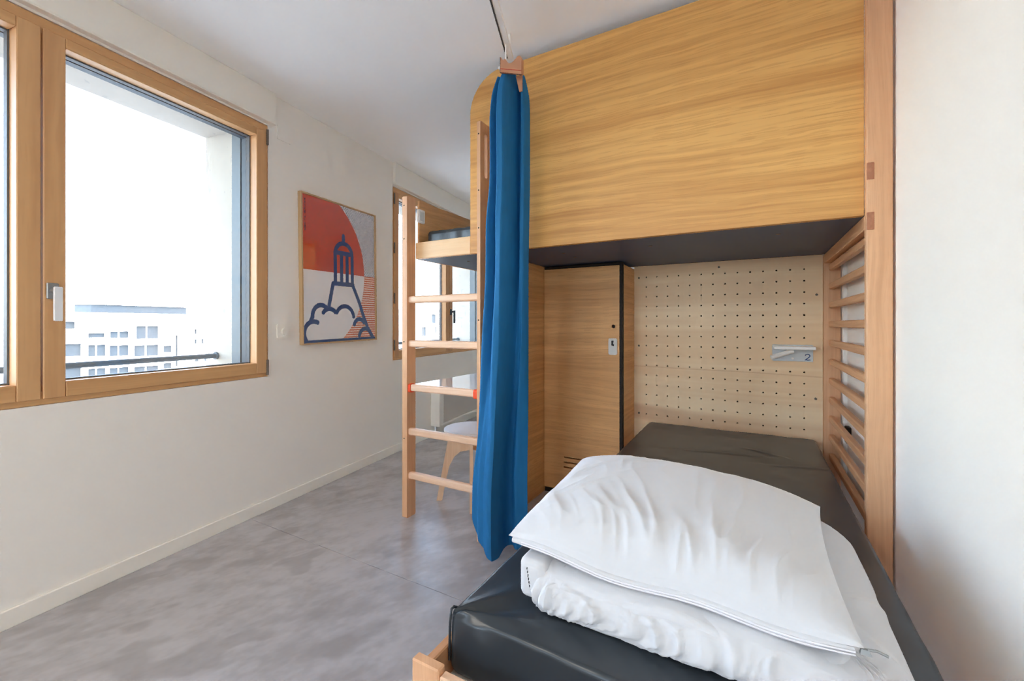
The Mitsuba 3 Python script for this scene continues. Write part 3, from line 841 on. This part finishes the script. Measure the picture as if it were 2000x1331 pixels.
# ------------------------------------------------------------------ pillow
pl = thing('pillow', 'square white pillow with a zipped edge on top of the folded duvet', 'pillow')
P_FL, P_FR, P_BR, P_BL = np.array([-0.506, 0.880, 0.600]), np.array([0.156, 0.872, 0.582]), np.array([0.172, 1.516, 0.572]), np.array([-0.560, 1.545, 0.590])
NP_ = 210


def pillow_grid(sign):
    u, v = np.meshgrid(np.linspace(-1, 1, NP_), np.linspace(-1, 1, NP_), indexing='ij')
    # sides of a filled square are drawn in between the corners
    uu = u * (1 - 0.045 * (1 - v ** 2))
    vv = v * (1 - 0.03 * (1 - u ** 2) * (v > 0) + 0.0 * u)
    a, b = (uu + 1) / 2, (vv + 1) / 2
    base = ((1 - a) * (1 - b))[..., None] * P_FL + (a * (1 - b))[..., None] * P_FR + (a * b)[..., None] * P_BR + ((1 - a) * b)[..., None] * P_BL
    e = (1 - np.abs(u) ** 2.8) * (1 - np.abs(v) ** 2.8)
    e = np.clip(e, 0, 1)
    th = e ** 0.52
    if sign > 0:
        h = 0.094 * th
        # a broad crown a little behind the middle, and folds fanning out of the zipped edge
        h *= 1 + 0.16 * np.exp(-((u + 0.1) ** 2 + (v - 0.15) ** 2) / 0.5)
        edge = np.clip((v + 1) / 1.1, 0, 1)
        fan = u * (1.0 - 0.38 * edge)
        wob = 0.6 * (np_noise(np.stack([u * 3.0, v * 2.2], -1), 17) - 0.5)
        n1 = np_noise(np.stack([fan * 8.5 + 1.3 * v + 2.0 * wob, v * 1.5], -1), 11)
        n2 = np_noise(np.stack([fan * 17.0 + 2.6 * v + 3.0 * wob, v * 2.6], -1), 12)
        rid = (1 - np.abs(2 * n1 - 1)) ** 2.0 * 0.012 + (1 - np.abs(2 * n2 - 1)) ** 2.2 * 0.006 - 0.004
        wgt = (np.exp(-((edge - 0.22) / 0.26) ** 2) + 0.25) * np.clip(e * 3, 0, 1)
        h = h + rid * wgt
        # diagonal tension folds into the left tip
        n3 = np_noise(np.stack([(u - v) * 7.0, (u + v) * 1.4], -1), 14)
        wl = np.exp(-(((u + 0.62) / 0.36) ** 2 + ((v + 0.15) / 0.55) ** 2)) * np.clip(e * 4, 0, 1)
        h = h + wl * ((1 - np.abs(2 * n3 - 1)) ** 2 * 0.010 - 0.003)
        h = h + 0.008 * (np_noise(np.stack([u * 2.6, v * 2.6], -1), 15) - 0.5) * np.clip(e * 2, 0, 1)
        # the shallow hollow near the right tip
        h = h - 0.012 * np.exp(-(((u - 0.62) / 0.3) ** 2 + ((v + 0.45) / 0.3) ** 2))
    else:
        h = -0.034 * th ** 0.8
    g = base.copy()
    g[..., 2] += h
    # ripple of the seam line itself
    seam = np.exp(-((1 + v) / 0.10) ** 2)
    g[..., 2] += seam * (-0.012 * np.exp(-((u - 0.1) / 0.55) ** 2) + 0.004 * np.sin(u * 7.0))
    g[..., 1] += seam * 0.006 * np.sin(u * 5.0 + 0.6)
    return g


gt, gb = pillow_grid(1), pillow_grid(-1)
edge_mask = np.zeros((NP_, NP_), bool)
edge_mask[[0, -1], :] = edge_mask[:, [0, -1]] = True
gb[edge_mask] = gt[edge_mask]


def grid_faces(n, off=0, flip=False):
    i, j = np.meshgrid(np.arange(n - 1), np.arange(n - 1), indexing='ij')
    a = (i * n + j + off).ravel()
    b, c, d = a + n, a + n + 1, a + 1
    f = np.vstack([np.column_stack([a, b, c]), np.column_stack([a, c, d])])
    return f[:, ::-1] if flip else f


pm = trimesh.Trimesh(np.vstack([gt.reshape(-1, 3), gb.reshape(-1, 3)]), np.vstack([grid_faces(NP_), grid_faces(NP_, NP_ * NP_, True)]), process=False)
part(pl, 'cover', pm, 'white_cotton', smooth=True)
front = gt[:, 0, :]
# a soft welt that hangs just below the seam, then the zip's two tape lines
fr = front[4:-4:3]
part(pl, 'welt', tube(fr + [0, 0.001, -0.007], np.interp(np.linspace(0, 1, len(fr)), [0, .08, .92, 1], [.006, .009, .009, .005]), 12), 'white_cotton', smooth=60, label='padded welt along the zipped edge')
part(pl, 'zip', tube(fr[3:] + [0, -0.0082, -0.0040], 0.0016, 8), 'zip_tape', smooth=60, label='pale grey zip line')
part(pl, 'zip', tube(fr[3:] + [0, -0.0092, -0.0085], 0.0014, 8), 'zip_tape', smooth=60, label='pale grey zip line')
part(pl, 'zip_slider', join(hull_mesh([(0.150, 0.866, 0.574), (0.166, 0.866, 0.574), (0.150, 0.874, 0.574), (0.164, 0.876, 0.574), (0.152, 0.868, 0.582), (0.162, 0.868, 0.582), (0.152, 0.873, 0.582), (0.162, 0.874, 0.582)]),
                             tube([(0.160, 0.870, 0.582), (0.172, 0.871, 0.5835), (0.186, 0.871, 0.580)], 0.0022, 8)), 'grey_metal', smooth=30, label='metal zip slider')
tg = []
for (x0_, x1_) in ((-0.305, -0.285), (-0.235, -0.212)):
    tg.append(tube([(x0_ - 0.012, 1.520, 0.600), (x0_, 1.527, 0.622), (x1_, 1.530, 0.614), (x1_ + 0.012, 1.523, 0.600)], 0.0042, 8))
part(pl, 'tie', join(*tg), 'white_cotton', smooth=60, label='small white fabric loops at the back edge')
# ------------------------------------------------------------------ curtain on its ceiling track
cu = thing('bed_curtain', 'long blue curtain gathered at the bunk corner, hanging to the floor', 'curtain')
XL = PchipInterpolator([0.0, 0.32, 0.571, 0.817, 1.06, 1.30, 1.542, 1.78, 2.02, 2.16, 2.25, 2.40], [-1.185, -1.178, -1.148, -1.125, -1.108, -1.096, -1.090, -1.068, -1.071, -1.056, -1.045, -1.03])
XR = PchipInterpolator([0.0, 0.26, 0.6, 1.0, 1.5, 2.0, 2.25, 2.4], [-0.889, -0.895, -0.900, -0.900, -0.897, -0.897, -0.900, -0.90])
top_s = np.array([(.40, .07), (.10, .04), (.0, .005), (.10, -.02), (.22, .0), (.30, .035), (.36, .01), (.43, -.035), (.53, -.05), (.63, -.05), (.71, -.025), (.77, .035), (.83, .03), (.90, .005), (.97, .01), (1.0, .035), (.85, .075)])
bot_s = np.array([(.30, .13), (.10, .08), (.0, .02), (.07, -.012), (.14, -.012), (.22, -.03), (.30, -.03), (.38, -.05), (.47, -.060), (.525, -.05), (.525, .0), (.475, .06), (.435, .115), (.50, .145), (.62, .115), (.74, .140), (.80, .155)])
top_s[:, 1] *= 1.6
chord = np.linspace(0, 1, len(top_s))
NU, NV = 200, 150
uu = np.linspace(0, 1, NU)
ft = [PchipInterpolator(chord, top_s[:, k])(uu) for k in (0, 1)]
fb = [PchipInterpolator(chord, bot_s[:, k])(uu) for k in (0, 1)]
hem_c = PchipInterpolator([0, 0.08, 0.125, 0.25, 0.40, 0.5625, 0.64, 0.72, 1.0], [0.24, 0.22, 0.20, 0.110, 0.055, 0.024, 0.012, 0.010, 0.012])(uu)
top_c = 2.235 + 0.0 * uu
cv = np.zeros((NU, NV, 3))
for j in range(NV):
    t = j / (NV - 1)
    z = hem_c + (top_c - hem_c) * t
    w = np.clip((1.45 - z) / 1.0, 0, 1)
    w = w * w * (3 - 2 * w)
    a = ft[0] * (1 - w) + fb[0] * w
    e = ft[1] * (1 - w) + fb[1] * w
    pinch = 1 - 0.45 * np.clip((z - 2.10) / 0.14, 0, 1) ** 2
    xl, xr = XL(np.maximum(z, 0.3)), XR(z)
    x = xl + (xr - xl) * a
    cxm = -0.945
    x = cxm + (x - cxm) * (1 - 0.18 * np.clip((z - 2.16) / 0.08, 0, 1))
    wv = 0.006 * (np_noise(np.column_stack([uu * 9, z * 2.4]), 21) - 0.5) + 0.004 * (np_noise(np.column_stack([uu * 22, z * 3.4]), 22) - 0.5)
    cv[:, j] = np.column_stack([x + wv, 1.70 + e * pinch + wv * 1.5, z])
i, j = np.meshgrid(np.arange(NU - 1), np.arange(NV - 1), indexing='ij')
a = (i * NV + j).ravel()
cf = np.vstack([np.column_stack([a, a + NV, a + NV + 1]), np.column_stack([a, a + NV + 1, a + 1])])
part(cu, 'cloth', trimesh.Trimesh(cv.reshape(-1, 3), cf, process=False), 'curtain_cloth', smooth=True)
# tan leather band that holds the gathered top
sc = [(-0.974, 2.216), (-0.868, 2.177), (-0.868, 2.252), (-0.876, 2.262), (-0.886, 2.262), (-0.897, 2.254), (-0.912, 2.244), (-0.928, 2.243), (-0.938, 2.252), (-0.948, 2.268), (-0.952, 2.272), (-0.960, 2.266), (-0.972, 2.284)]
st = part(cu, 'leather_strap', ext_y(Polygon(sc), 1.632, 1.638), 'leather_tan', label='tan leather strap with scalloped top')
part(st, 'back_flap', join(ext_y(Polygon([(-0.915, 2.20), (-0.884, 2.20), (-0.884, 2.128), (-0.898, 2.128)]), 1.668, 1.673), cbox(-0.8745, -0.8685, 1.638, 1.655, 2.185, 2.250, 0.001)), 'leather_tan')
part(st, 'edge', join(tube([(-0.9745, 1.635, 2.218), (-0.9745, 1.635, 2.284)], 0.0028, 6), tube([(-0.974, 1.632, 2.215), (-0.868, 1.632, 2.176)], 0.0022, 6)), 'leather_edge', smooth=60)
part(st, 'stitching', tube([(-0.973, 1.6312, 2.232), (-0.92, 1.6312, 2.214), (-0.869, 1.6312, 2.194)], 0.0013, 6), 'stitch_red', smooth=60)
part(cu, 'glider', join(rod((-0.985, 1.665, 2.262), (-1.000, 1.665, 2.256), 0.009, 14), rod((-0.962, 1.66, 2.27), (-0.962, 1.66, 2.352), 0.004, 10)), 'white_plastic', smooth=40, label='white plastic glider')

tr = thing('curtain_track', 'white ceiling curtain track on a short stem with a dark groove', 'curtain rail')
A, B = np.array([-1.020, 1.780]), np.array([0.060, -1.215])
dirv = (B - A) / np.linalg.norm(B - A)
side = np.array([dirv[1], -dirv[0]])        # to the right seen from the near end... fixed below
ang = math.atan2(dirv[1], dirv[0])


def along_track(l0, l1, w0, w1, z0, z1, b=0.001):
    m = cbox(l0, l1, w0, w1, z0, z1, b)
    R = trimesh.transformations.rotation_matrix(ang, [0, 0, 1])
    m.apply_transform(R)
    m.apply_translation([A[0], A[1], 0])
    return m


LN = float(np.linalg.norm(B - A))
part(tr, 'profile', along_track(0, LN, -0.004, 0.028, 2.362, 2.378, 0.002), 'white_plastic')
part(tr, 'groove', along_track(0.02, LN, -0.0035, 0.0035, 2.3595, 2.3632, 0.0005), 'track_groove', label='dark groove along the track')
for l_ in (0.02, LN - 0.06):
    c_ = A + dirv * l_ + np.array([-dirv[1], dirv[0]]) * 0.012
    part(tr, 'stem', rod((c_[0], c_[1], 2.378), (c_[0], c_[1], CEIL), 0.007, 14), 'white_plastic', smooth=40)
# ------------------------------------------------------------------ outside the windows
for k, (sa, sb) in enumerate(((-0.075, 1.808), (3.045, 4.915))):
    hr = thing('window_railing', ('dark metal guard bar outside the near window', 'dark metal guard bar outside the far window')[k], 'railing')
    part(hr, 'bar', tw(rod((-0.40, sa, 0.905), (-0.40, sb, 0.905), 0.014, 14)), 'rail_dark', smooth=40)
    for s_ in (sa + 0.006, sb - 0.006):
        part(hr, 'socket', tw(rod((-0.40, s_ - 0.006, 0.905), (-0.40, s_ + 0.006, 0.905), 0.022, 14)), 'rail_dark', smooth=40)
GZ = -14.0
gr = struct('ground', 'pale street and ground far below the windows', 'ground')
solo('ground', tw(cbox(-400, -0.6, -250, 420, GZ - 1, GZ, 0.01)), 'asphalt')


def building(label, d, s0, s1, z1, depth, openings, extra=(), mat='facade_white'):
    b = thing('building', label, 'building')
    face = sbox(s0, GZ, s1, z1)
    cuts = [sbox(*o[:4]) for o in openings]
    part(b, 'facade', tw(ext_x(face.difference(unary_union(cuts)) if cuts else face, d - 0.5, d)), mat)
    part(b, 'block', tw(cbox(d - depth, d - 1.6, s0, s1, GZ, z1 - 0.05, 0.02)), mat)
    for o in openings:
        w = part(b, 'window', tw(join(cbox(d - 0.5, d - 0.42, o[0], o[2], o[1], o[3], 0.01))), o[4] if len(o) > 4 else 'facade_glass')
        if o[2] - o[0] > 1.6:
            m_ = (o[0] + o[2]) / 2
            part(w, 'mullion', tw(cbox(d - 0.42, d - 0.34, m_ - 0.08, m_ + 0.08, o[1], o[3], 0.01)), 'facade_white')
    for nm, bx, m_ in extra:
        part(b, nm, tw(cbox(d + bx[0], d + bx[1], bx[2], bx[3], bx[4], bx[5], 0.01)), m_)
    return b


building('long low white building with dark rows of openings opposite the near window', -60, 18.0, 38.6, 2.45, 14,
         [(22.0, 0.62, 26.75, 1.35), (27.8, -0.45, 29.4, 0.05), (29.8, -0.55, 31.75, 0.2), (32.4, -0.72, 34.95, 0.85),
          (22.0, -2.45, 27.3, -1.1), (27.8, -2.6, 29.5, -1.3), (29.75, -2.7, 31.75, -1.45), (32.2, -2.9, 34.95, -1.55),
          (22.0, -5.1, 27.3, -3.75), (27.8, -5.2, 29.5, -4.0), (29.75, -5.3, 31.75, -4.1), (32.2, -5.4, 34.95, -4.2), (35.4, -4.7, 36.5, -4.0), (35.4, -2.6, 36.5, -1.75), (36.85, -4.5, 37.25, -0.4)],
         [('penthouse', (-4.0, -0.6, 28.3, 38.5, 2.45, 3.35), 'facade_glass'), ('roof_slab', (-4.4, -0.3, 28.0, 38.6, 3.35, 3.50), 'facade_white'), ('ledge', (0.0, 0.25, 18.0, 38.6, 1.55, 1.75), 'facade_white')])
building('plain white block just right of the long building, seen low in the near window', -66, 42.4, 49.0, 4.0, 12,
         [(43.0, -0.4, 43.5, 0.3), (44.0, -1.9, 44.5, -1.2), (43.0, -1.9, 43.5, -1.2), (44.4, -4.6, 45.8, -3.6), (43.0, -4.6, 43.8, -3.6)])
building('tall white apartment block with stacked balconies at the left edge of the near window', -22, 3.0, 8.42, 9.0, 9, [(5.5, 6.2, 6.6, 7.6), (5.5, 3.2, 6.6, 4.6)],
         [('balcony_slab', (-1.6, 0.0, 8.42, 9.3, z_, z_ + 0.22), 'facade_white') for z_ in (7.72, 5.45, 3.9, 2.2, 0.6)] +
         [('loggia_wall', (-1.7, -1.5, 8.42, 9.3, GZ, 9.0), 'facade_grey')] +
         [('balcony_screen', (-0.12, -0.05, 8.50, 9.3, 4.28, 4.85), 'facade_red'), ('balcony_screen', (-0.12, -0.05, 8.46, 9.3, 5.67, 6.35), 'facade_grey'), ('balcony_screen', (-0.12, -0.05, 8.46, 9.3, 2.42, 3.1), 'facade_grey'),
          ('roof_railing', (-0.10, -0.05, 7.2, 9.3, 9.15, 9.2), 'facade_grey'), ('roof_railing', (-0.10, -0.05, 7.2, 9.3, 8.7, 8.74), 'facade_grey'),
          ('roof_post', (-0.10, -0.05, 7.3, 7.36, 9.0, 9.2), 'facade_grey'), ('roof_post', (-0.10, -0.05, 8.36, 8.42, 9.0, 9.2), 'facade_grey')])
building('white house with a boxed bay window seen through the far window', -60, 88.0, 112.0, 4.9, 14,
         [(98.9, 1.4, 102.6, 3.7), (95.1, -2.0, 97.7, 0.25), (101.6, -1.4, 103.2, 0.35), (95.0, -7.0, 97.7, -4.5), (101.0, -7.0, 103.6, -4.5)],
         [('bay_box', (0.0, 0.6, 98.3, 98.9, 1.1, 4.0), 'facade_grey'), ('bay_sill', (0.0, 0.6, 98.3, 103.4, 0.95, 1.2), 'facade_grey'), ('parapet', (0.0, 0.15, 88.0, 112.0, 4.7, 5.0), 'facade_grey')])
